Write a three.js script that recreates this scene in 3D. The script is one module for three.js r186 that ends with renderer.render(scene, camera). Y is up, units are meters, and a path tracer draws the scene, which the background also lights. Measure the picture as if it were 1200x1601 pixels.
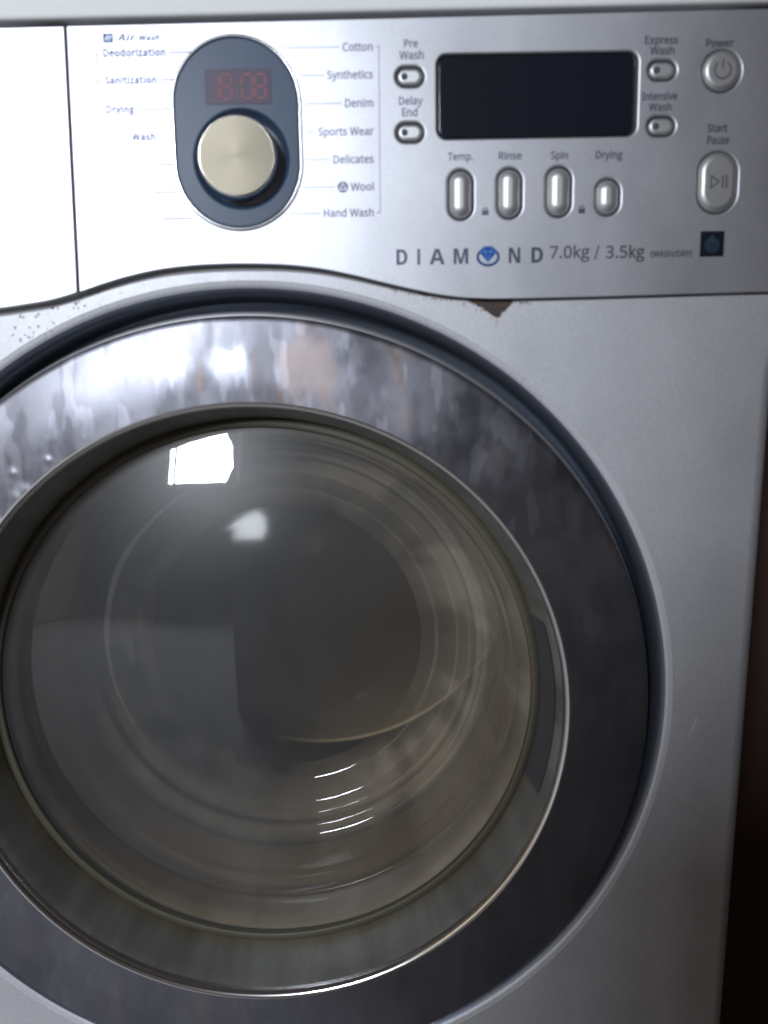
import * as THREE from 'three';
import { mergeGeometries } from 'three/addons/utils/BufferGeometryUtils.js';
import { RectAreaLightUniformsLib } from 'three/addons/lights/RectAreaLightUniformsLib.js';

// ------------------------------------------------------------------ camera, light, exposure
const scene = new THREE.Scene();
const DOOR_Y = 0.45;                                    // height of the door's centre above the floor
const camera = new THREE.PerspectiveCamera(63.24, 768 / 1024, 0.02, 60);
camera.position.set(0.0799, DOOR_Y + 0.203, 0.4765);
camera.focus = 0.62; camera.userData.fStop = 4.8;
camera.rotation.set(-0.16265, 0.00233, -0.01624, 'YXZ');
const renderer = new THREE.WebGLRenderer({ antialias: true });
renderer.setSize(768, 1024);
renderer.toneMapping = THREE.LinearToneMapping;
renderer.toneMappingExposure = 1;
renderer.shadowMap.enabled = true;
RectAreaLightUniformsLib.init();
scene.background = new THREE.Color().setRGB(0.055, 0.046, 0.043);   // the dim air of the room

const WIN = { x: -1.01, y: DOOR_Y + 1.09, z: 3.0, w: 0.66, h: 0.5 };   // daylight comes through this window behind the camera
const daylight = new THREE.RectAreaLight(new THREE.Color().setRGB(0.85, 0.915, 1.0), 99, WIN.w, WIN.h);
daylight.position.set(WIN.x, WIN.y, WIN.z - 0.005);
daylight.lookAt(WIN.x, WIN.y, 0);
scene.add(daylight);

// ------------------------------------------------------------------ helpers
let seed = 7;
const rnd = () => { seed = (seed + 0x6d2b79f5) | 0; let t = Math.imul(seed ^ (seed >>> 15), 1 | seed); t = (t + Math.imul(t ^ (t >>> 7), 61 | t)) ^ t; return ((t ^ (t >>> 14)) >>> 0) / 4294967296; };
const hash = (x, y, s) => { let h = Math.imul(x, 374761393) + Math.imul(y, 668265263) + Math.imul(s, 2246822519); h = Math.imul(h ^ (h >>> 13), 1274126177); return ((h ^ (h >>> 16)) >>> 0) / 4294967296; };
const noise = (x, y, s = 0) => {
  const i = Math.floor(x), j = Math.floor(y); let u = x - i, v = y - j; u = u * u * (3 - 2 * u); v = v * v * (3 - 2 * v);
  const a = hash(i, j, s), b = hash(i + 1, j, s), c = hash(i, j + 1, s), d = hash(i + 1, j + 1, s);
  return a + (b - a) * u + (c - a) * v + (a - b - c + d) * u * v;
};
const fbm = (x, y, s = 0, n = 4) => { let t = 0, a = 0.5, m = 0; for (let k = 0; k < n; k++) { t += a * noise(x, y, s + k * 17); m += a; a *= 0.5; x *= 2.03; y *= 2.03; } return t / m; };
const clamp = (x, a = 0, b = 1) => Math.min(b, Math.max(a, x));
const smooth = (a, b, x) => { const t = clamp((x - a) / (b - a)); return t * t * (3 - 2 * t); };
const mm = (pts) => pts.map(([x, y]) => [x / 1000, y / 1000]);

const cast = (m) => { m.castShadow = m.receiveShadow = true; return m; };
const numbers = {};
function numbered(parent, name) { const k = parent.uuid + name; numbers[k] = (numbers[k] ?? -1) + 1; return numbers[k] ? `${name}_${String(numbers[k]).padStart(3, '0')}` : name; }
function part(name, geometry, material, parent, label) {
  const m = cast(new THREE.Mesh(geometry, material)); m.name = numbered(parent, name); parent.add(m);
  if (label) m.userData.label = label;
  return m;
}
function structure(name, geometry, material, label) {
  const m = cast(new THREE.Mesh(geometry, material)); m.name = name; scene.add(m);
  m.userData = { kind: 'structure', label }; return m;
}

// outlines in metres, anticlockwise
const capsule = (cx, cy, w, h, n = 20) => {
  const p = [], r = Math.min(w, h) / 2, dx = w / 2 - r, dy = h / 2 - r;
  for (let k = 0; k < 4 * n; k++) { const a = (k + 0.5) / (4 * n) * 2 * Math.PI, c = Math.cos(a), s = Math.sin(a); p.push([cx + Math.sign(c) * dx + r * c, cy + Math.sign(s) * dy + r * s]); }
  return p;
};
const roundRect = (x0, y0, x1, y1, r, n = 8) => {
  const p = [];
  for (const [cx, cy, a0] of [[x1 - r, y1 - r, 0], [x0 + r, y1 - r, 1], [x0 + r, y0 + r, 2], [x1 - r, y0 + r, 3]])
    for (let k = 0; k <= n; k++) { const a = (a0 + k / n) * Math.PI / 2; p.push([cx + r * Math.cos(a), cy + r * Math.sin(a)]); }
  return p;
};
const circle = (cx, cy, r, n = 64) => Array.from({ length: n }, (_, k) => [cx + r * Math.cos(k / n * 2 * Math.PI), cy + r * Math.sin(k / n * 2 * Math.PI)]);
const area = (p) => p.reduce((t, [x, y], i) => { const [u, v] = p[(i + 1) % p.length]; return t + x * v - u * y; }, 0) / 2;

// A plate seen from the front: flat face at z, edges rolled over with radius r, sides going back by depth. uv in metres.
function plate(outline, holes, { z = 0, r = 0.001, depth = 0.004, rHole = r, steps = 5 } = {}) {
  const pos = [], nor = [], idx = [], faces = [];
  const ring = (pts, rr, ccw) => {
    if ((area(pts) > 0) !== ccw) pts = pts.slice().reverse();
    const n = pts.length, out = pts.map(([x, y], i) => {
      const a = pts[(i + n - 1) % n], b = pts[(i + 1) % n];
      let ux = x - a[0], uy = y - a[1], vx = b[0] - x, vy = b[1] - y; const l1 = Math.hypot(ux, uy) || 1, l2 = Math.hypot(vx, vy) || 1;
      ux /= l1; uy /= l1; vx /= l2; vy /= l2;
      let nx = uy + vy, ny = -ux - vx; const l = Math.hypot(nx, ny) || 1; nx /= l; ny /= l;
      const miter = 1 / Math.max(0.6, nx * uy - ny * ux);
      const R = typeof rr === 'function' ? rr(x, y) : rr;
      return { x, y, nx, ny, R, bx: x - nx * R * miter, by: y - ny * R * miter, miter };
    });
    const start = pos.length / 3;
    for (let k = 0; k <= steps + 1; k++) for (const o of out) {
      const t = Math.min(k, steps) / steps * Math.PI / 2, s = Math.sin(t), c = Math.cos(t);
      pos.push(o.bx + o.nx * o.R * o.miter * s, o.by + o.ny * o.R * o.miter * s, k > steps ? z - Math.max(depth, o.R) - 1e-5 : z - o.R * (1 - c));
      nor.push(o.nx * s, o.ny * s, k > steps ? 0 : c);
    }
    for (let k = 0; k <= steps; k++) for (let i = 0; i < n; i++) {
      const j = (i + 1) % n, a = start + k * n + i, b = start + (k + 1) * n + i, c = start + k * n + j, d = start + (k + 1) * n + j;
      idx.push(a, b, c, c, b, d);
    }
    faces.push(out.map((o) => new THREE.Vector2(o.bx, o.by)));
  };
  ring(outline, r, true);
  for (const h of holes) ring(h, rHole, false);
  const tris = THREE.ShapeUtils.triangulateShape(faces[0], faces.slice(1)), start = pos.length / 3;
  for (const p of faces.flat()) { pos.push(p.x, p.y, z); nor.push(0, 0, 1); }
  for (const t of tris) idx.push(start + t[0], start + t[1], start + t[2]);
  const g = new THREE.BufferGeometry();
  g.setAttribute('position', new THREE.Float32BufferAttribute(pos, 3));
  g.setAttribute('normal', new THREE.Float32BufferAttribute(nor, 3));
  g.setAttribute('uv', new THREE.Float32BufferAttribute(Array.from({ length: pos.length / 3 }, (_, i) => [pos[3 * i], pos[3 * i + 1]]).flat(), 2));
  g.setIndex(idx);
  return g;
}
// A turned shape about the z axis; profile of [radius, z], from the outside in gives faces towards +z.
function turned(profile, { cx = 0, cy = 0, n = 160, planar = false, from = 0, sweep = Math.PI * 2 } = {}) {
  const g = new THREE.LatheGeometry(profile.map(([r, z]) => new THREE.Vector2(Math.max(r, 0), z)), n, from, sweep);
  g.rotateX(Math.PI / 2); g.translate(cx, cy, 0);
  if (planar) { const p = g.attributes.position, uv = g.attributes.uv; for (let i = 0; i < p.count; i++) uv.setXY(i, p.getX(i), p.getY(i)); }
  return g;
}
// smooth polyline through profile points
const curve = (pts, n = 40) => new THREE.SplineCurve(pts.map(([x, y]) => new THREE.Vector2(x, y))).getPoints(n).map((p) => [p.x, p.y]);
const box = (x0, y0, z0, x1, y1, z1) => { const g = new THREE.BoxGeometry(x1 - x0, y1 - y0, z1 - z0); g.translate((x0 + x1) / 2, (y0 + y1) / 2, (z0 + z1) / 2); return g; };

// texture over the rectangle x0..x1, y0..y1 (metres) for uv in metres
function fit(t, x0, y0, x1, y1) { t.repeat.set(1 / (x1 - x0), 1 / (y1 - y0)); t.offset.set(-x0 / (x1 - x0), -y0 / (y1 - y0)); t.wrapS = t.wrapT = THREE.RepeatWrapping; t.magFilter = THREE.LinearFilter; return t; }
function dataMap(n, rect, f, srgb = false) {            // f(x, y) in metres -> [r, g, b] 0..1
  const [x0, y0, x1, y1] = rect, w = n, h = Math.round(n * (y1 - y0) / (x1 - x0)), d = new Uint8Array(w * h * 4);
  for (let j = 0; j < h; j++) for (let i = 0; i < w; i++) {
    const c = f(x0 + (i + 0.5) / w * (x1 - x0), y0 + (j + 0.5) / h * (y1 - y0)), k = 4 * (j * w + i);
    d[k] = clamp(c[0]) * 255; d[k + 1] = clamp(c[1]) * 255; d[k + 2] = clamp(c[2]) * 255; d[k + 3] = 255;
  }
  const t = new THREE.DataTexture(d, w, h); if (srgb) t.colorSpace = THREE.SRGBColorSpace; t.needsUpdate = true;
  return fit(t, x0, y0, x1, y1);
}

// ------------------------------------------------------------------ printed control panel texture
const PX = [-0.0925, 0.236, 0.3075, 0.394], PW = 2048, PS = PW / (PX[2] - PX[0]), PH = Math.round(PS * (PX[3] - PX[1]));
function flakes(ctx, w, h, base, amount) {
  const im = ctx.createImageData(w, h), d = im.data;
  for (let j = 0; j < h; j++) for (let i = 0; i < w; i++) {
    const k = 4 * (j * w + i), f = 1 + amount * (rnd() - 0.5) + 0.09 * (fbm(i / 110, j / 150, 5, 4) - 0.5);
    d[k] = base[0] * f; d[k + 1] = base[1] * f; d[k + 2] = base[2] * f; d[k + 3] = 255;
  }
  ctx.putImageData(im, 0, 0);
}
function panelTexture() {
  const cv = document.createElement('canvas'); cv.width = PW; cv.height = PH; const c = cv.getContext('2d');
  flakes(c, PW, PH, [196, 197, 203], 0.13);
  const X = (x) => (x / 1000 - PX[0]) * PS, Y = (y) => (PX[3] - y / 1000) * PS, S = PS / 1000;
  const ink = 'rgba(90,90,108,0.92)';
  const pale = 'rgb(66,64,82)';
  const text = (s, x0, y0, x1, y1, { color = ink, font = 'sans-serif', weight = '', style = '' } = {}) => {   // baseline y0, capitals up to y1, stretched to x0..x1
    const hgt = (y1 - y0) * S, size = hgt / 0.73;
    c.save(); c.font = `${style} ${weight} ${size}px ${font}`; c.fillStyle = color; c.textBaseline = 'alphabetic';
    c.translate(X(x0), Y(y0)); c.scale((x1 - x0) * S / c.measureText(s).width, 1); c.fillText(s, 0, 0); { c.lineWidth = (color === pale ? 0.3 : weight ? 0.12 : 0.24) * S; c.strokeStyle = color; c.strokeText(s, 0, 0); } c.restore();
  };
  const line = (pts, w = 0.42, color = 'rgba(104,104,122,0.9)') => { c.strokeStyle = color; c.lineWidth = w * S; c.beginPath(); pts.forEach(([x, y], i) => (i ? c.lineTo(X(x), Y(y)) : c.moveTo(X(x), Y(y)))); c.stroke(); };
  // courses on the right of the dial
  const right = [['Cotton', 60.6, 373.4, 77.1, 27.3], ['Synthetics', 52.1, 359.6, 76.8, 38.1], ['Denim', 61, 345.4, 76.9, 40.4], ['Sports Wear', 46.5, 331.2, 76.6, 40.7], ['Delicates', 54.1, 317, 76.4, 38.5], ['Wool', 63.5, 302.7, 76.5, 37], ['Hand Wash', 48.1, 289.1, 76.2, 26.4]];
  for (const [s, x0, y0, x1, xl] of right) { text(s, x0, y0, x1, y0 + 4.1); line([[xl, y0 + 2], [(s === 'Wool' ? 56.1 : x0) - 1.4, y0 + 2]]); }
  line([[78.3, 375.6], [80.1, 375.6], [79.4, 291], [77.4, 291]]);
  c.fillStyle = 'rgba(82,82,98,0.9)'; c.beginPath(); c.arc(X(59.3), Y(304.6), 2.9 * S, 0, 7); c.fill();
  c.strokeStyle = 'rgba(200,200,210,0.9)'; c.lineWidth = 0.5 * S; c.beginPath(); c.moveTo(X(57.4), Y(303.4)); c.lineTo(X(59.3), Y(306.6)); c.lineTo(X(61.2), Y(303.4)); c.closePath(); c.stroke();
  // left of the dial
  c.fillStyle = 'rgb(46,56,76)'; c.fillRect(X(-66.1), Y(384.1), 5.5 * S, 4.7 * S);
  c.strokeStyle = 'rgba(190,195,210,1)'; c.lineWidth = 0.5 * S; c.beginPath(); c.moveTo(X(-64.9), Y(380.6)); c.lineTo(X(-63.2), Y(383.2)); c.moveTo(X(-63.1), Y(380.6)); c.lineTo(X(-61.6), Y(383)); c.stroke();
  text('Air', -58.6, 380.2, -49.4, 383.9, { style: 'italic', weight: 'bold', color: 'rgb(24,28,44)' });
  text('Wash', -47.6, 380.2, -36, 383.2, { style: 'italic', weight: 'bold', color: 'rgb(24,28,44)' });
  text('Deodorization', -66.9, 372.2, -32.9, 376.4, { color: pale, weight: 'bold' }); line([[-31.6, 374.2], [-20, 374.2]], 0.85, pale);
  text('Sanitization', -66.5, 358.8, -38.5, 362.8, { color: pale, weight: 'bold' }); line([[-37, 360.6], [-27.5, 360.6]], 0.85, pale);
  text('Drying', -67.2, 344.2, -51.7, 348.2, { color: pale, weight: 'bold' }); line([[-49.5, 346], [-30.6, 346]], 0.85, pale);
  text('Wash', -54, 330.2, -40.9, 334.2, { color: pale, weight: 'bold' }); line([[-39, 332.3], [-32, 332.3]], 0.85, pale);
  line([[-44, 317.7], [-32, 317.7]], 0.85, pale); line([[-44, 303.5], [-31.5, 303.5]], 0.85, pale); line([[-40, 289.5], [-24, 289.5]], 0.85, pale);
  line([[-68.6, 373.8], [-70.3, 373.8], [-70.5, 360], [-68.8, 360]], 0.85, pale);
  // option buttons
  text('Pre', 93, 374.6, 100.9, 378.6); text('Wash', 90.9, 368.8, 104.2, 372.9); text('Delay', 89.9, 346.1, 103, 350.1); text('End', 91.6, 340.3, 100.6, 344.4);
  text('Express', 221, 374.4, 238.8, 378.2); text('Wash', 224.2, 369, 237.3, 373); text('Intensive', 220.5, 346.4, 239.6, 350.2); text('Wash', 224.5, 340.9, 237, 344.9);
  text('Power', 253.3, 372.4, 268.4, 376.2); text('Start', 256.3, 329.7, 267.1, 333.7); text('Pause', 256.3, 323.5, 268.5, 327.6);
  text('Temp.', 116.6, 317.4, 130.4, 321.4); text('Rinse', 143.7, 317.4, 156.6, 321.4); text('Spin', 172.2, 317.3, 181.8, 321.3); text('Drying', 196.2, 317, 211, 321);
  for (const [x, y] of [[136.9, 290.9], [189.6, 291]]) {   // padlock marks between the buttons
    c.fillStyle = ink; c.fillRect(X(x - 1.8), Y(y + 0.4), 3.6 * S, 2.6 * S);
    c.strokeStyle = ink; c.lineWidth = 0.6 * S; c.beginPath(); c.arc(X(x), Y(y + 0.5), 1.2 * S, Math.PI, 0); c.stroke();
  }
  // name and capacity
  const big = 'rgba(84,88,104,0.97)';
  for (const [s, x0, x1] of [['D', 87, 94.6], ['A', 106.3, 114.5], ['M', 118.6, 128.5], ['N', 149, 157.1], ['D', 161.4, 169.4]])
    text(s, x0, 263, x1, 271.5, { color: big, weight: 'bold' });
  c.fillStyle = big; c.fillRect(X(99.5), Y(271.5), 1.5 * S, 8.5 * S);
  c.strokeStyle = 'rgb(48,74,120)'; c.lineWidth = 1.4 * S; c.beginPath(); c.ellipse(X(138.5), Y(266.6), 5.7 * S, 4.4 * S, 0, 0, 7); c.stroke();
  c.fillStyle = 'rgb(38,84,160)'; c.beginPath();
  for (const [i, [x, y]] of [[133.6, 269.4], [136, 272.2], [141, 272.2], [143.4, 269.4], [138.5, 263.6]].entries()) i ? c.lineTo(X(x), Y(y)) : c.moveTo(X(x), Y(y));
  c.fill();
  c.strokeStyle = 'rgb(120,160,215)'; c.lineWidth = 0.35 * S; c.beginPath();
  for (const [a, b, d, e] of [[133.6, 269.4, 143.4, 269.4], [136, 272.2, 137, 269.4], [141, 272.2, 140, 269.4], [137, 269.4, 138.5, 263.6], [140, 269.4, 138.5, 263.6]]) { c.moveTo(X(a), Y(b)); c.lineTo(X(d), Y(e)); }
  c.stroke();
  text('7.0kg', 172.2, 265.2, 194.5, 271.8, { color: 'rgba(88,88,102,0.95)' });
  text('/', 197, 264.4, 199.8, 271.6, { color: 'rgba(88,88,102,0.9)' });
  text('3.5kg', 203.2, 265, 224.8, 271.4, { color: 'rgba(88,88,102,0.95)' });
  text('(WASH/DRY)', 228, 265.2, 251, 268.2, { color: 'rgba(100,96,112,0.9)' });
  c.fillStyle = 'rgb(40,50,66)'; c.fillRect(X(255.2), Y(278.3), 13.1 * S, 13.5 * S);
  c.fillStyle = 'rgb(62,84,104)'; c.beginPath(); c.arc(X(261.7), Y(271), 4.3 * S, 0, 7); c.fill();
  c.fillStyle = 'rgb(70,94,114)'; c.beginPath(); c.moveTo(X(258.6), Y(272.6)); c.lineTo(X(261.7), Y(276.8)); c.lineTo(X(264.8), Y(272.6)); c.fill();
  const t = new THREE.CanvasTexture(cv); t.colorSpace = THREE.SRGBColorSpace; return fit(t, ...PX);
}

// paint of the cabinet, with chips and rust along its upper edge
const CX = [-0.31, -0.46, 0.31, 0.27];
const jointLow = (x) => (x < 109 ? 246.3 + (109 - x) * 0.21 : x < 124 ? 244.3 + (124 - x) * 0.13 : 243.2) - 0.7;   // edge of the paint under the panel
function cabinetTexture() {
  const w = 1720, h = Math.round(w * (CX[3] - CX[1]) / (CX[2] - CX[0])), s = w / (CX[2] - CX[0]) / 1000;
  const cv = document.createElement('canvas'); cv.width = w; cv.height = h; const c = cv.getContext('2d');
  flakes(c, w, h, [197, 198, 203], 0.13);
  const X = (x) => (x / 1000 - CX[0]) * s * 1000, Y = (y) => (CX[3] - y / 1000) * s * 1000;
  const blot = (x, y, r, col) => { c.fillStyle = col; c.beginPath(); for (let k = 0; k < 9; k++) { const a = k / 9 * 6.283, q = r * (0.6 + 0.7 * rnd()); const u = X(x + q * Math.cos(a)), v = Y(y + q * Math.sin(a)); k ? c.lineTo(u, v) : c.moveTo(u, v); } c.fill(); };
  const shape = (pts, col) => { c.fillStyle = col; c.beginPath(); pts.forEach(([x, y], i) => (i ? c.lineTo(X(x), Y(y)) : c.moveTo(X(x), Y(y)))); c.fill(); };
  // the large chip right of the door's top
  const chip = [[127, 244.5], [129.5, 242.4], [132.2, 241.3], [134, 240], [136.2, 239.6], [138.3, 237.4], [140.6, 235.8], [143.2, 234], [145.4, 234.3], [146.2, 236.6], [148.3, 238.2], [150.6, 240.3], [152.2, 242.2], [152.6, 244.5]];
  shape(chip.map(([x, y]) => [x + (x - 141) * 0.05, y - 0.35]), 'rgb(150,142,138)');
  shape(chip, 'rgb(68,56,54)');
  for (let k = 0; k < 40; k++) blot(132 + rnd() * 18, 237.5 + rnd() * 6, 0.3 + rnd() * 0.7, rnd() < 0.5 ? 'rgba(100,72,60,0.55)' : 'rgba(52,44,44,0.6)');
  for (let k = 0; k < 150; k++) { const x = 84 + rnd() * 82, y = jointLow(x) - Math.abs(rnd() + rnd() - 1) * (2 + 5 * Math.exp(-(((x - 141) / 9) ** 2))); blot(x, y, 0.15 + rnd() * 0.4, ['rgba(112,84,70,0.5)', 'rgba(80,66,62,0.5)', 'rgba(136,112,98,0.45)'][k % 3]); }
  for (const [x, y, l] of [[143.5, 234.2, 5], [141, 236, 3], [103, 246.4, 3], [147.5, 238, 2.5]]) { c.strokeStyle = 'rgba(128,106,94,0.35)'; c.lineWidth = 0.7 * s; c.beginPath(); c.moveTo(X(x), Y(y)); c.lineTo(X(x - 0.2), Y(y - l)); c.stroke(); }
  shape([[99, 250.5], [100.5, 247.2], [103, 246.4], [106, 246.6], [107, 249]], 'rgb(128,116,106)');
  // specks at the left
  for (const [x, y, r] of [[-123, 239, 1.1], [-121, 238.6, 0.9], [-114, 238.5, 1.2], [-112.5, 239.7, 1], [-118, 233, 0.9], [-113.3, 233, 1.1], [-104, 243, 1.7], [-101, 242.6, 1], [-91, 245.7, 1.4], [-89, 246.3, 0.9], [-92.5, 242.6, 0.9], [-89.6, 242.8, 0.8], [-86.2, 244.4, 1], [-104.5, 235, 0.9], [-108.4, 232, 0.6], [-116, 230, 0.8], [-119, 227, 1], [-121, 228.4, 0.8], [-117, 227.4, 0.7], [-112.5, 228.5, 0.6], [-110, 228.4, 0.6], [-106, 230.2, 0.7], [-124, 226, 1.2], [-126, 233, 1.2], [-128, 229, 1], [-79, 251.5, 1.6], [-76.5, 252.6, 1.1], [-81, 251, 0.9], [-66, 250.4, 0.6]])
    for (let k = 0; k < 3; k++) blot(x + (rnd() - 0.5) * r, y + (rnd() - 0.5) * r, r * 0.5, 'rgba(104,96,98,0.8)');
  for (let k = 0; k < 70; k++) { const x = -150 + rnd() * 75, y = 220 + rnd() * 32; if (rnd() < 0.5 + (y - 235) / 60) blot(x, y, 0.15 + rnd() * 0.35, 'rgba(120,112,112,0.7)'); }
  for (let k = 0; k < 220; k++) blot(-300 + rnd() * 600, -220 + rnd() * 470, 0.12 + rnd() * 0.28, rnd() < 0.5 ? 'rgba(140,136,136,0.55)' : 'rgba(225,225,228,0.6)');
  // scuffs on the right
  c.lineCap = 'round';
  for (const [x0, y0, x1, y1, q, col] of [[266, -4, 263, -14, 0.9, 'rgba(232,232,236,0.8)'], [265.4, -8, 262.6, -16, 0.6, 'rgba(220,220,225,0.7)'], [297, 62, 296.4, 52, 0.8, 'rgba(225,225,230,0.6)'], [252, 60, 253, 58, 0.6, 'rgba(225,225,230,0.6)'], [258, -62, 262, -62.4, 0.4, 'rgba(120,112,108,0.7)'], [274, -30, 276, -36, 0.4, 'rgba(150,146,146,0.6)'], [219, 150, 221, 147, 0.5, 'rgba(225,226,230,0.6)']]) { c.strokeStyle = col; c.lineWidth = q * s; c.beginPath(); c.moveTo(X(x0), Y(y0)); c.lineTo(X(x1), Y(y1)); c.stroke(); }
  const t = new THREE.CanvasTexture(cv); t.colorSpace = THREE.SRGBColorSpace; return fit(t, ...CX);
}

// worn chrome: smears, water marks and scratches
const RX = [-0.26, -0.26, 0.26, 0.26];
const smear = (x, y) => fbm(x * 55, y * 20, 3, 4);
const chromeRough = dataMap(1024, RX, (x, y) => {        // grease above, cleaner metal to the right and below
  const warp = 0.012 * fbm(x * 30, y * 30, 41, 3);
  const a = smear(x + warp, y - warp), b = fbm(x * 26 + 4, y * 26, 9, 5), c = fbm(x * 160, y * 90, 21, 3), wipe = fbm(x * 12 + 3, y * 9, 91, 4);
  const greasy = smooth(-0.02, 0.16, y - 0.55 * x + 0.22 * (wipe - 0.5));
  const v = 0.2 + 0.14 * greasy + (0.01 + 0.06 * greasy) * smooth(0.4, 0.6, b) + (0.02 + 0.06 * greasy) * smooth(0.42, 0.72, a) + 0.03 * (c - 0.5);
  return [v, v, v];
});
const DENTS = [[-0.133, 0.136, 0.0045, 1], [-0.127, 0.1405, 0.004, 0.8], [-0.146, 0.121, 0.0035, 0.9], [-0.138, 0.117, 0.003, 0.5], [-0.113, 0.158, 0.0022, 0.5], [-0.134, 0.151, 0.0025, 0.5]];
const chromeBump = dataMap(1024, RX, (x, y) => {         // the thin metal is a little wavy, with a few dents
  let v = 0.35 + 0.1 * fbm(x * 24, y * 24, 111, 2) + 0.012 * fbm(x * 130, y * 60, 113, 2);
  for (const [u, w, r, h] of DENTS) { const d = ((x - u) ** 2 + (y - w) ** 2) / (r * r); if (d < 6) v += 0.42 * h * Math.exp(-d); }
  return [v, v, v];
});
const chromeColor = dataMap(1024, RX, (x, y) => {
  const warp = 0.012 * fbm(x * 30, y * 30, 41, 3);
  const q = 0.3 + 0.7 * smooth(-0.1, 0.06, y - 0.5 * x + 0.18 * (fbm(x * 12 + 3, y * 9, 91, 4) - 0.5));   // fewer smears to the right and below
  const b = fbm(x * 26 + 4, y * 26, 9, 5), d = fbm(x * 70, y * 24, 61, 4), e = fbm(x * 45 + 9, y * 60, 77, 4), g = smear(x + warp, y - warp);
  let v = 0.7 + q * (0.09 * smooth(0.4, 0.62, b) - 0.12 * smooth(0.5, 0.7, d) + 0.1 * (e - 0.5)) + q * 0.12 * smooth(0.62, 0.7, fbm(x * 90, y * 34, 131, 3));
  const rust = smooth(0.6, 0.8, g) * 0.08 * q;
  return [v * 0.985 + rust, v * 0.985 + rust * 0.3, v * 1.015 - rust * 0.3];
}, true);
function dialTexture() {
  const rect = [-0.032, 0.282, 0.038, 0.383], w = 512, h = Math.round(w * 0.101 / 0.07), k = w / 70;
  const cv = document.createElement('canvas'); cv.width = w; cv.height = h; const c = cv.getContext('2d');
  flakes(c, w, h, [250, 250, 250], 0.03);
  const X = (x) => (x + 32) * k, Y = (y) => (383 - y) * k; c.lineCap = 'round';
  for (const [x, y, u, v, q, a] of [[16.4, 371.4, 17.6, 371, 0.7, 1], [17.9, 370.3, 19, 371.6, 0.6, 0.9], [18.2, 369.3, 18.6, 368.7, 0.5, 0.9], [19.6, 370.6, 19.9, 370.1, 0.4, 0.7], [-27, 330.5, -25, 330, 1, 0.35], [-24, 340, -21, 339, 1.4, 0.12], [-20, 303, -14, 297, 1.4, 0.14]]) { c.strokeStyle = `rgba(255,255,255,${a})`; c.lineWidth = q * k; c.beginPath(); c.moveTo(X(x), Y(y)); c.lineTo(X(u), Y(v)); c.stroke(); }
  return fit(new THREE.CanvasTexture(cv), ...rect);
}
const grime = dataMap(512, [-0.3, -0.3, 0.3, 0.4], (x, y) => { const v = 0.84 + 0.24 * fbm(x * 16, y * 16, 31, 5) + 0.08 * fbm(x * 120, y * 30, 33, 3); return [v, v, v]; });
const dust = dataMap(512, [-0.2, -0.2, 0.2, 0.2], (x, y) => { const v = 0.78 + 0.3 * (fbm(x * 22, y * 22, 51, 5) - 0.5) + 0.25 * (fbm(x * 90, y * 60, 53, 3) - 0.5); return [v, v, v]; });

const lipDirt = dataMap(512, [-0.2, -0.2, 0.2, 0.2], (x, y) => { const r = Math.hypot(x, y), v = 0.9 + 0.35 * (fbm(x * 30, y * 30, 171, 4) - 0.5) + 0.2 * (fbm(x * 110, y * 110, 173, 3) - 0.5), o = smooth(0.1815, 0.178, r) * (0.5 + 0.7 * fbm(x * 20, y * 20, 175, 3)); return [v - 0.1 * o, v - 0.15 * o, v - 0.28 * o]; }, true);
// the bowl: clear in the middle, warm reflections painted as a tan film
const bowlReflections = dataMap(512, [-0.2, -0.2, 0.2, 0.2], (x, y) => { const r = Math.hypot(x, y), a = Math.atan2(y, x), side = 0.5 + 0.5 * Math.cos(a + 0.15), warmPatch = smooth(0.42, 0.66, fbm(a * 2.6 + 7, r * 18 + a * 1.5, 157, 3)), v = 0.97 - (0.07 + 0.16 * side) * smooth(0.085, 0.15, r) - 0.3 * side * side * warmPatch * smooth(0.1, 0.14, r) + 0.2 * smooth(0.06, 0.14, r) * (fbm(a * 3 + 20, r * 40, 151, 4) - 0.5) + 0.1 * (fbm(x * 80, y * 80, 153, 3) - 0.5); return [v, v, v]; });
const bowlRough = dataMap(256, [-0.2, -0.2, 0.2, 0.2], (x, y) => { const r = Math.hypot(x, y), v = 0.03 + 0.17 * smooth(0.107, 0.097, r); return [v, v, v]; });

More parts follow.
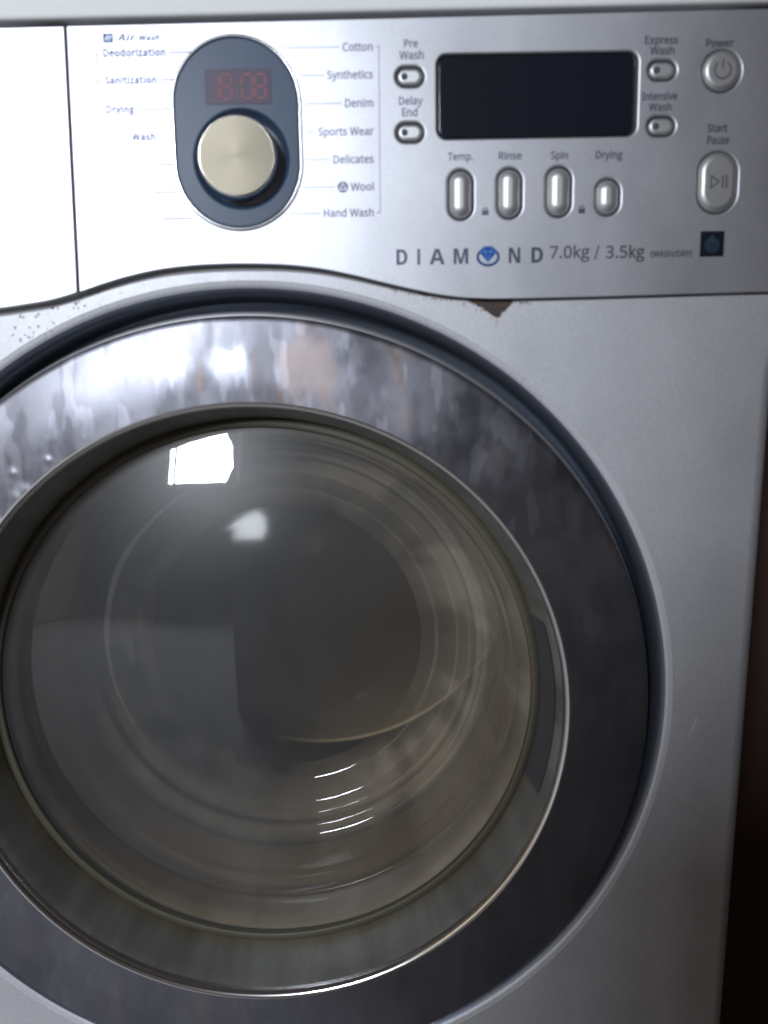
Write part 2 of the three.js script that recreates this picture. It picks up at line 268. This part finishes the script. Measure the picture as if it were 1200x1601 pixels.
// ------------------------------------------------------------------ materials
const std = (o) => new THREE.MeshStandardMaterial(o), rgb = (r, g, b) => new THREE.Color().setRGB(r, g, b);
const M = {
  panel: std({ map: panelTexture(), roughness: 0.45, roughnessMap: grime, metalness: 0.8 }),
  cabinet: std({ map: cabinetTexture(), roughness: 0.53, roughnessMap: grime, metalness: 0.5 }),
  silver: std({ color: rgb(0.56, 0.565, 0.59), roughness: 0.5, metalness: 0.7 }),
  drawer: std({ color: rgb(0.62, 0.63, 0.65), roughness: 0.42, metalness: 0.65 }),
  worktop: std({ color: rgb(0.78, 0.79, 0.8), roughness: 0.6 }),
  button: std({ color: rgb(0.6, 0.6, 0.61), roughness: 0.42, metalness: 0.75 }),
  chrome: std({ color: rgb(0.405, 0.405, 0.435), map: chromeColor, roughness: 1, roughnessMap: chromeRough, metalness: 0.82, bumpMap: chromeBump, bumpScale: 0.0016 }),
  bead: std({ color: rgb(0.72, 0.71, 0.7), roughness: 0.16, metalness: 1 }),
  rim: std({ color: rgb(0.2, 0.2, 0.21), roughness: 0.4, metalness: 0.5 }),
  recess: std({ color: rgb(0.19, 0.22, 0.28), roughness: 0.38, metalness: 0.8 }),
  lip: std({ color: rgb(0.31, 0.305, 0.29), map: lipDirt, roughness: 0.42, metalness: 0.5 }),
  lipStrip: std({ color: rgb(0.07, 0.072, 0.078), roughness: 0.4 }),
  dialPlate: new THREE.MeshPhysicalMaterial({ map: dialTexture(), color: rgb(0.045, 0.075, 0.13), roughness: 0.38, specularIntensity: 0.55 }),
  dialScoop: new THREE.MeshPhysicalMaterial({ color: rgb(0.05, 0.085, 0.15), roughness: 0.4, specularIntensity: 0.6 }),
  knobSide: std({ color: rgb(0.8, 0.8, 0.8), roughness: 0.15, metalness: 1 }),
  knobFace: new THREE.MeshPhysicalMaterial({ color: rgb(0.44, 0.4, 0.315), roughness: 0.6, metalness: 0.7, anisotropy: 0.75 }),
  ledWindow: new THREE.MeshPhysicalMaterial({ color: rgb(0.075, 0.055, 0.095), roughness: 0.42, specularIntensity: 0.5 }),
  ledDigit: std({ color: rgb(0.25, 0.1, 0.12), roughness: 0.6 }),
  screen: std({ color: rgb(0.008, 0.011, 0.018), roughness: 0.2 }),
  dark: std({ color: rgb(0.02, 0.02, 0.022), roughness: 0.8 }),
  gap: std({ color: rgb(0.32, 0.31, 0.31), roughness: 0.9 }),
  ink: std({ color: rgb(0.07, 0.07, 0.085), roughness: 0.6 }),
  gasket: std({ color: rgb(0.075, 0.068, 0.045), roughness: 0.5 }),
  seal: std({ color: rgb(0.55, 0.49, 0.38), roughness: 0.45 }),
  drum: std({ color: rgb(0.3, 0.29, 0.28), roughness: 0.4, metalness: 0.9 }),
  cover: new THREE.MeshPhysicalMaterial({ color: rgb(0.97, 0.97, 0.97), roughness: 0.02, transmission: 1, thickness: 0, ior: 1.5 }),
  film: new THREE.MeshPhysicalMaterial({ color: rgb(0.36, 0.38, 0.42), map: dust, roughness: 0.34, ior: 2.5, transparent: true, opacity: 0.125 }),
  bowlFloor: new THREE.MeshPhysicalMaterial({ color: rgb(0.52, 0.46, 0.36), roughness: 0.1, transmission: 0.97, thickness: 0, ior: 1.5, specularIntensity: 0.22 }),
  bowl: new THREE.MeshPhysicalMaterial({ color: rgb(0.49, 0.42, 0.31), roughness: 1, roughnessMap: bowlRough, transmission: 1, transmissionMap: bowlReflections, thickness: 0, ior: 1.62 }),
};

// ------------------------------------------------------------------ the washing machine (front plane z = 0, base on the floor)
const machine = new THREE.Group(); machine.name = 'washing_machine'; scene.add(machine);
machine.userData = { label: 'silver front-loading washing machine with round chrome door and worn paint', category: 'washing machine' };
const at = (m) => { m.position.y = DOOR_Y; return m; };

// the wavy joint between control panel and cabinet: centre line in mm
const joint = curve([[-302, 236], [-250, 236], [-190, 237.5], [-155, 239.5], [-133.7, 241.4], [-119.3, 243.2], [-104.8, 245.4], [-89.5, 249.3], [-75.6, 253.6], [-61.2, 257.5], [-43.2, 261], [-25.3, 262.8], [-7.6, 263.5], [10.2, 263.4], [27.8, 262.6], [45.5, 260.6], [62, 257.4], [80.9, 252.8], [95, 249.5], [109.3, 246.5], [123.5, 244.5], [137.8, 243.6], [152, 243.4], [187.7, 243.6], [223.3, 244], [258.9, 244.5], [303, 245]], 160);
const jointY = (x) => { for (let i = 1; i < joint.length; i++) if (joint[i][0] >= x) { const [a, b] = joint[i - 1], [c, d] = joint[i]; return b + (d - b) * (x - a) / (c - a); } return joint.at(-1)[1]; };
const gapHalf = (x) => 0.55 + 1.15 * smooth(140, -40, x);
const seamX = (y) => -88.9 + (y - 250) * 0.0243;         // joint of the detergent drawer
const topY = (x) => 388.7 + 0.0071 * x;                  // upper edge of panel and drawer
const edgeX = (y) => 297.8 + 0.024 * y / 1.15;           // right edge of the front

// cabinet: front sheet with the door opening, side, back, base
const HOLE = { x: 0.002, y: 0.0075, r: 0.2485, inner: 0.2405 };
{
  const o = [];
  for (let i = 0; i < joint.length; i++) { const [x, y] = joint[joint.length - 1 - i]; const xx = clamp(x, -300, edgeX(y)); o.push([xx, y - gapHalf(x)]); }
  o.push([-300, -440], [edgeX(-440), -440]);
  for (let y = -400; y <= 236; y += 40) o.push([edgeX(y), y]);
  const front = plate(mm(o), [circle(HOLE.x, HOLE.y, HOLE.r, 200)], { r: (x, y) => (x > 0.28 && y < 0.235 ? 0.0085 : 0.0012), rHole: 0.0001, depth: 0.02, steps: 6 });
  const cabinet = at(part('cabinet', front, M.cabinet, machine));
  const fillet = []; for (let k = 0; k <= 12; k++) { const a = k / 12 * Math.PI / 2; fillet.push([HOLE.r - 0.0005 - (HOLE.r - HOLE.inner) * Math.sin(a), -0.0002 - 0.014 * (1 - Math.cos(a))]); }
  fillet.push([HOLE.inner - 0.0006, -0.02], [HOLE.inner - 0.001, -0.034], [0.205, -0.036]);
  part('opening_edge', turned([[HOLE.r + 0.0004, 0.0001], ...fillet.slice(0, 4)], { cx: HOLE.x, cy: HOLE.y, n: 200, planar: true }), M.cabinet, cabinet);
  part('door_recess', turned(fillet.slice(3), { cx: HOLE.x, cy: HOLE.y, n: 200, planar: true }), M.recess, cabinet, 'dark blue-grey recess round the door');
  part('side_panel', box(0.284, -0.43, -0.57, 0.2895, 0.385, -0.019), M.silver, cabinet);
  part('side_panel', box(-0.298, -0.43, -0.57, -0.2925, 0.385, -0.019), M.silver, cabinet);
  part('back_panel', box(-0.292, -0.43, -0.576, 0.2835, 0.385, -0.5705), M.silver, cabinet);
  part('base_plate', box(-0.292, -0.4395, -0.57, 0.2835, -0.4305, -0.021), M.dark, cabinet);
  for (const [x, z] of [[-0.26, -0.06], [0.26, -0.06], [-0.26, -0.53], [0.26, -0.53]]) { const g = new THREE.CylinderGeometry(0.016, 0.02, 0.0095, 24); g.translate(x, -0.4452, z); part('foot', g, M.dark, cabinet); }
}

// dark sub-frame seen through the joints
{
  const o = joint.filter((_, i) => i % 4 === 0).map(([x, y]) => [clamp(x, -295, 283), y - 5.5]);
  o.push([283, 386], [-295, 386]);
  at(part('sub_frame', plate(mm(o), [], { z: -0.006, r: 0.0002, depth: 0.002 }), M.gap, machine));
}

// worktop: a rounded strip above the panel
{
  const s = new THREE.Shape(), y0 = 0.3912, y1 = 0.4255, z1 = 0.004, r = 0.007;   // drawn in (z, y)
  s.moveTo(-0.58, y0); s.lineTo(z1 - 0.0025, y0); s.quadraticCurveTo(z1, y0, z1, y0 + 0.0025); s.lineTo(z1, y1 - r); s.quadraticCurveTo(z1, y1, z1 - r, y1); s.lineTo(-0.58, y1); s.closePath();
  const g = new THREE.ExtrudeGeometry(s, { depth: 0.605, bevelEnabled: false, curveSegments: 10 });
  g.rotateY(-Math.PI / 2); g.translate(0.303, 0, 0);
  const top = part('worktop', g, M.worktop, machine); top.position.y = DOOR_Y; top.rotation.z = 0.0055;
}

// control panel, with an opening for everything that is set into it
const DIAL = { x: 3, y: 332.6, w: 68, h: 98 };
const TOGGLES = [[96.3, 360.2], [96.1, 332.1], [230.8, 361.2], [231.3, 333.1]];
const KEYS = [[123.3, 299.6, 13, 25.4], [149.9, 299.9, 13, 25.6], [176.7, 300.3, 13.4, 25.6], [203.4, 297.1, 13, 18.6]];
const POWER = [262.4, 360.3, 10.1], START = [262.9, 303.6, 21, 31.2];
const SCREEN = [111.2, 328.8, 216.4, 370.6];
{
  const o = [];
  for (const [x, y] of joint) if (x > seamX(250) + 1.4 && x < 302) o.push([x, y + gapHalf(x)]);
  o.unshift([seamX(250) + 0.55, jointY(seamX(250)) + gapHalf(-89)]);
  o.push([302, jointY(302) + 0.6], [302, topY(302)]);
  for (let x = 260; x > -80; x -= 40) o.push([x, topY(x)]);
  o.push([seamX(388) + 0.55, topY(-85)]);
  for (let y = 370; y > 256; y -= 20) o.push([seamX(y) + 0.55, y]);
  const grow = 0.55, holes = [
    capsule(DIAL.x, DIAL.y, DIAL.w + 0.8, DIAL.h + 0.8), roundRect(SCREEN[0] - 0.3, SCREEN[1] - 0.3, SCREEN[2] + 1.7, SCREEN[3] + 0.3, 5.2),
    ...TOGGLES.map(([x, y]) => capsule(x, y, 14.2 + 2 * grow, 9.3 + 2 * grow, 10)), ...KEYS.map(([x, y, w, h]) => capsule(x, y, w + 2 * grow, h + 2 * grow, 12)),
    circle(POWER[0], POWER[1], POWER[2] + grow, 48), capsule(START[0], START[1], START[2] + 2 * grow, START[3] + 2 * grow, 14)];
  at(part('control_panel', plate(mm(o), holes.map(mm), { z: 0.001, r: 0.0006, rHole: 0.0013, depth: 0.006 }), M.panel, machine));
  // detergent drawer
  const d = [];
  for (const [x, y] of joint) if (x > -300 && x < seamX(250) - 1.4) d.push([x, y + gapHalf(x)]);
  d.push([seamX(250) - 0.55, jointY(seamX(250)) + gapHalf(-90)]);
  for (let y = 260; y < 380; y += 20) d.push([seamX(y) - 0.55, y]);
  d.push([seamX(388) - 0.55, topY(-86)]);
  for (let x = -120; x > -300; x -= 40) d.push([x, topY(x)]);
  d.push([-300, topY(-300)]);
  at(part('detergent_drawer', plate(mm(d), [], { z: 0.0012, r: 0.0008, depth: 0.008 }), M.drawer, machine, 'plain pale silver detergent drawer front'));
}

// programme dial
{
  const SC = [5, 319.6], ring = plate(mm(capsule(DIAL.x, DIAL.y, DIAL.w, DIAL.h, 28)), [mm(circle(SC[0], SC[1], 25.4, 72))], { z: 0.0018, r: 0.0016, rHole: 0.0012, depth: 0.006 });
  const dial = at(part('program_dial', ring, M.dialPlate, machine, 'oval blue-grey dial plate with a cream knob'));
  part('dial_rim', plate(mm(capsule(DIAL.x, DIAL.y, DIAL.w + 1.1, DIAL.h + 1.1, 28)), [mm(capsule(DIAL.x, DIAL.y, DIAL.w - 0.7, DIAL.h - 0.7, 28))], { z: 0.0024, r: 0.0004, depth: 0.003, steps: 3 }), M.bead, dial);
  part('dial_scoop', turned([[25.6, 1.0], [25.0, 0], [23.4, -4], [21.8, -7.5], [15, -8.2], [0.001, -8.2]].map(([r, z]) => [r / 1000, z / 1000]), { cx: SC[0] / 1000, cy: SC[1] / 1000, n: 72 }), M.dialScoop, dial);
  const kx = 0.0032, ky = 0.3200, kr = 0.0214;
  const knob = part('knob', turned([[kr + 0.0004, -0.008], [kr + 0.0002, 0.004], [kr, 0.0066], [kr - 0.0006, 0.0078], [kr - 0.0014, 0.0082], [kr - 0.0016, 0.0081]], { cx: kx, cy: ky, n: 96 }), M.knobSide, dial);
  part('knob_face', turned([[kr - 0.0015, 0.00815], [kr - 0.006, 0.0083], [0.008, 0.0085], [0.0003, 0.0086]], { cx: kx, cy: ky, n: 96 }), M.knobFace, knob);
  const win = part('led_display', plate(mm(roundRect(-13, 347.5, 22.2, 365, 1.2)), [], { z: 0.0021, r: 0.0002, depth: 0.0004 }), M.ledWindow, dial);
  const seg = [], W = 5.4, H = 12, T = 1.25;
  const bar = (x, y, w, h) => seg.push(box((x - w / 2) / 1000, (y - h / 2) / 1000, 0.0022, (x + w / 2) / 1000, (y + h / 2) / 1000, 0.00235));
  const on = { 0: 'abcdef', 1: 'bc', 8: 'abcdefg' };
  for (const [ch, x] of [['1', -8.2], ['8', -1.4], ['0', 9.6], ['8', 16.6]]) for (const k of on[ch]) {
    if ('agd'.includes(k)) bar(x, 356.2 + { a: 1, g: 0, d: -1 }[k] * H / 2, W - T, T * 0.9);
    else bar(x + ('bc'.includes(k) ? 1 : -1) * W / 2, 356.2 + ('bf'.includes(k) ? 1 : -1) * H / 4, T * 0.9, H / 2 - T);
  }
  bar(4.1, 358.6, 1.1, 1.1); bar(4.1, 353.8, 1.1, 1.1);
  part('led_digits', mergeGeometries(seg), M.ledDigit, win);
}

// display, option toggles, keys, power and start
at(part('display_screen', plate(mm(roundRect(SCREEN[0], SCREEN[1], SCREEN[2], SCREEN[3], 5)), [], { z: 0.0002, r: 0.0012, depth: 0.004 }), M.screen, machine));
for (const [x, y] of TOGGLES) {
  const b = at(part('option_button', plate(mm(capsule(x, y, 13.4, 8.5, 14)), [], { z: 0.0012, r: 0.0019, depth: 0.006 }), M.button, machine));
  part('indicator_lamp', turned([[0.0018, 0.0012], [0.0014, 0.0016], [0.0007, 0.0018], [0, 0.00185]], { cx: (x - 2.9) / 1000, cy: y / 1000, n: 24 }), M.ink, b);
}
for (const [x, y, w, h] of KEYS) at(part('setting_button', plate(mm(capsule(x, y, w, h, 16)), [], { z: 0.0038, r: 0.0058, depth: 0.01, steps: 10 }), M.button, machine));
{
  const pw = at(part('power_button', plate(mm(circle(...POWER, 60)), [], { z: 0.003, r: 0.003, depth: 0.009, steps: 8 }), M.button, machine));
  const sym = turned([[0.0047, 0.00305], [0.0046, 0.0033], [0.004, 0.0033], [0.0039, 0.00305]], { cx: POWER[0] / 1000, cy: POWER[1] / 1000, n: 40, from: Math.PI + 0.6, sweep: 2 * Math.PI - 1.2 });
  const stem = box((POWER[0] - 0.35) / 1000, (POWER[1] + 0.6) / 1000, 0.0030, (POWER[0] + 0.35) / 1000, (POWER[1] + 5.4) / 1000, 0.0033);
  part('power_symbol', mergeGeometries([sym, stem]), M.ink, pw);
  const st = at(part('start_button', plate(mm(capsule(START[0], START[1], START[2], START[3], 20)), [], { z: 0.0036, r: 0.0036, depth: 0.01, steps: 8 }), M.button, machine));
  const [sx, sy] = START, frame = new THREE.Shape([[sx - 4.6, sy - 3.8], [sx + 0.6, sy], [sx - 4.6, sy + 3.8]].map(([x, y]) => new THREE.Vector2(x / 1000, y / 1000)));
  frame.holes.push(new THREE.Path([[sx - 3.9, sy - 2.5], [sx - 0.5, sy], [sx - 3.9, sy + 2.5]].map(([x, y]) => new THREE.Vector2(x / 1000, y / 1000))));
  const tri = new THREE.ExtrudeGeometry(frame, { depth: 0.0003, bevelEnabled: false }); tri.translate(0, 0, 0.0035);
  const bars = [1.7, 3.7].map((d) => box((sx + d) / 1000, (sy - 3.5) / 1000, 0.0035, (sx + d + 0.8) / 1000, (sy + 3.5) / 1000, 0.0038)).map((g) => g.toNonIndexed());
  part('play_pause_symbol', mergeGeometries([tri, ...bars]), M.ink, st);
}

// the door
{
  const door = new THREE.Group(); door.name = 'door'; machine.add(door); at(door);
  const prof = [[0.2376, -0.03], [0.2376, -0.0045], [0.2374, -0.0035], [0.2368, -0.0025], [0.2358, -0.0017]];
  for (let k = 1; k <= 24; k++) { const t = k / 24, r = 0.2358 - t * (0.2358 - 0.1895); prof.push([r, -0.0017 + 0.0034 * Math.sin(Math.min(1, t * 1.15) * Math.PI / 2)]); }
  const ring = part('chrome_ring', turned(prof, { planar: true, n: 220 }), M.chrome, door);
  const [br, bz] = prof.at(-1), bead = []; for (let k = 0; k <= 12; k++) { const a = k / 12 * Math.PI / 2; bead.push([br - 0.0036 * Math.sin(a), bz - 0.0036 * (1 - Math.cos(a))]); }
  part('chrome_bead', turned([...bead, [br - 0.0037, bz - 0.006]], { n: 200 }), M.bead, door);
  part('outer_rim', turned([[0.2408, -0.034], [0.2408, -0.0135], [0.2403, -0.0125], [0.2378, -0.012], [0.2374, -0.0125]], { n: 200 }), M.rim, door);
  part('inner_lip', turned([[0.1868, -0.003], [0.1855, -0.005], [0.1835, -0.012], [0.1805, -0.030], [0.1788, -0.040], [0.1775, -0.0425], [0.1745, -0.0432]], { n: 200, planar: true }), M.lip, door);
  part('cover_gasket', turned([[0.1785, -0.0400], [0.1765, -0.0385], [0.1738, -0.0384], [0.1728, -0.0395], [0.1728, -0.0425]], { n: 180 }), M.gasket, door);
  const f = Math.PI / 2;   // turned() starts at -y; the darker strip on the lip lies on the right
  part('lip_strip', turned([[0.1826, -0.0130], [0.1815, -0.0225], [0.1800, -0.0310], [0.1785, -0.0398]], { n: 60, from: f - 0.33, sweep: 0.62 }), M.lipStrip, door);
  const Rc = 0.8, rim = 0.1765, zr = -0.0415, c0 = zr - Math.sqrt(Rc * Rc - rim * rim), dome = [];
  for (let k = 0; k <= 30; k++) { const r = rim * (1 - k / 30); dome.push([r, c0 + Math.sqrt(Rc * Rc - r * r)]); }
  part('glass_cover', turned(dome, { planar: true, n: 160 }), M.cover, door);
  part('dust_haze_film', turned(dome.map(([r, z]) => [r * 0.995, z - 0.0004]), { planar: true, n: 160 }), M.film, door);  // dust on the glass, also standing in for glow round the reflected window
  const bowl = curve([[0.1735, -0.0445], [0.168, -0.050], [0.1655, -0.058], [0.164, -0.075], [0.1615, -0.088], [0.1635, -0.096], [0.161, -0.110], [0.158, -0.122]], 60);
  const bend = (cx, cz, rad, a0, a1) => { for (let k = 0; k <= 8; k++) { const a = a0 + (a1 - a0) * k / 8; bowl.push([cx + rad * Math.cos(a), cz - rad * Math.sin(a)]); } };
  bend(0.1505, -0.1225, 0.0075, 0, 1.35);                       // foot of the upper wall, then two steps down to the floor
  bowl.push([0.1475, -0.1305], [0.1455, -0.1325]);
  bend(0.1385, -0.1345, 0.0085, 0.45, 1.1);
  bowl.push([0.135, -0.1412], [0.132, -0.1435]);
  bend(0.116, -0.1475, 0.0075, 0.75, 1.571);
  bowl.push([0.106, -0.156]);
  const base = [[0.106, -0.156]];
  for (let k = 1; k <= 24; k++) { const r = 0.104 * (1 - k / 24); base.push([r, -0.1560 - Math.sqrt(0.38 * 0.38 - 0.104 * 0.104) + Math.sqrt(0.38 * 0.38 - r * r)]); }
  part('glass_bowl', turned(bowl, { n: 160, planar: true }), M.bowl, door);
  part('bowl_floor', turned(base, { n: 120 }), M.bowlFloor, door);
  part('hinge_rim', turned([[0.182, -0.0405], [0.205, -0.0375], [0.236, -0.0345]].reverse(), { n: 100 }), M.dark, door);
}
at(part('door_seal', turned(curve([[0.2, -0.05], [0.176, -0.047], [0.1715, -0.053], [0.1705, -0.062], [0.169, -0.08], [0.1735, -0.092], [0.166, -0.108], [0.164, -0.13], [0.170, -0.142], [0.178, -0.15], [0.2, -0.152]], 80), { n: 120 }), M.seal, machine));
{
  const drum = at(part('drum', turned([[0.17, -0.165], [0.235, -0.172], [0.238, -0.18], [0.238, -0.46], [0.23, -0.475], [0.1, -0.478], [0.001, -0.465]], { n: 96 }), M.drum, machine));
  for (const a of [1.6, 3.7, 5.8]) { const g = new THREE.CapsuleGeometry(0.03, 0.2, 10, 24); g.scale(0.7, 1, 1); g.rotateX(Math.PI / 2); g.translate(0, -0.226, -0.32); g.rotateZ(a); part('lifter', g, M.drum, drum); }
}

// ------------------------------------------------------------------ what stands round it
const wallMat = std({ color: rgb(0.1, 0.055, 0.045), roughness: 0.95 });
structure('wall', mergeGeometries([box(-2.2, 0, -0.78, 0.42, 2.4, -0.68), box(0.34, 0, -0.30, 2.6, 2.4, -0.2), box(0.34, 0, -0.68, 0.42, 2.4, -0.3)]), wallMat, 'dark brown wall behind the washing machine');
structure('added_shade_wall', mergeGeometries([box(-0.1, 0.8, 0.95, 2.6, 2.4, 1.05), box(-0.24, 0, 0.95, 2.6, 0.8, 1.05)]), std({ color: rgb(0.62, 0.56, 0.53), roughness: 0.9 }), 'added wall out of view that shades the right and lower front, dark in the chrome ring');  // unseen, added to block window light from the right and lower front
structure('added_side_wall', box(-2.4, 0, 0.7, -2.3, 2.4, 3.0), std({ color: rgb(0.56, 0.44, 0.31), roughness: 0.9 }), 'added cream wall out of view, for warm reflections in the glass');  // unseen, put in to give the glass warm reflections
structure('floor', box(-2.2, -0.1, -0.68, 2.6, 0, 3.0), std({ color: rgb(0.5, 0.49, 0.49), roughness: 0.7 }), 'pale grey floor under the washing machine');
{
  const m = std({ color: rgb(0.12, 0.115, 0.11), roughness: 0.95 }), x0 = WIN.x - WIN.w / 2 - 0.05, x1 = WIN.x + WIN.w / 2 + 0.05, y0 = WIN.y - WIN.h / 2 - 0.05, y1 = WIN.y + WIN.h / 2 + 0.05;
  structure('window_wall', mergeGeometries([box(-2.3, 0, 3.0, x0, 2.4, 3.12), box(x1, 0, 3.0, 2.6, 2.4, 3.12), box(x0, 0, 3.0, x1, y0, 3.12), box(x0, y1, 3.0, x1, 2.4, 3.12)]), m, 'plain wall with the window that the glass door reflects');
  const w = new THREE.Group(); w.name = 'window'; w.position.set(WIN.x, WIN.y, WIN.z); scene.add(w);
  w.userData = { kind: 'structure', label: 'bright daylit window reflected in the upper left of the glass door' };
  const hw = WIN.w / 2, hh = WIN.h / 2, fm = std({ color: rgb(0.5, 0.48, 0.45), roughness: 0.6 });
  part('window_frame', mergeGeometries([box(-hw - 0.049, -hh - 0.049, -0.01, -hw, hh + 0.049, 0.08), box(hw, -hh - 0.049, -0.01, hw + 0.049, hh + 0.049, 0.08), box(-hw, -hh - 0.049, -0.01, hw, -hh, 0.08), box(-hw, hh, -0.01, hw, hh + 0.049, 0.08)]), fm, w);
  part('mullion', box(-hw + 0.05, -hh, -0.02, -hw + 0.068, hh, 0.0), fm, w);
  const drape = [];                                              // a bunched curtain down the right side
  for (let k = 0; k <= 16; k++) { const y = -hh - 0.02 + (2 * hh + 0.04) * k / 16, t = k / 16; drape.push([hw - 0.015 - 0.085 * Math.pow(Math.abs(t - 0.42) * 1.8, 1.5) - 0.008 * Math.sin(t * 17), y]); }
  part('curtain', plate([[hw + 0.02, hh + 0.02], ...drape.reverse(), [hw + 0.02, -hh - 0.02]], [], { z: -0.03, r: 0.004, depth: 0.02 }), std({ color: rgb(0.2, 0.17, 0.14), roughness: 0.95 }), w);
  part('window_pane', box(-hw, -hh, 0.03, hw, hh, 0.036), new THREE.MeshStandardMaterial({ color: 0x000000, emissive: rgb(0.9, 0.95, 1), emissiveIntensity: 2 }), w);
}

renderer.render(scene, camera);
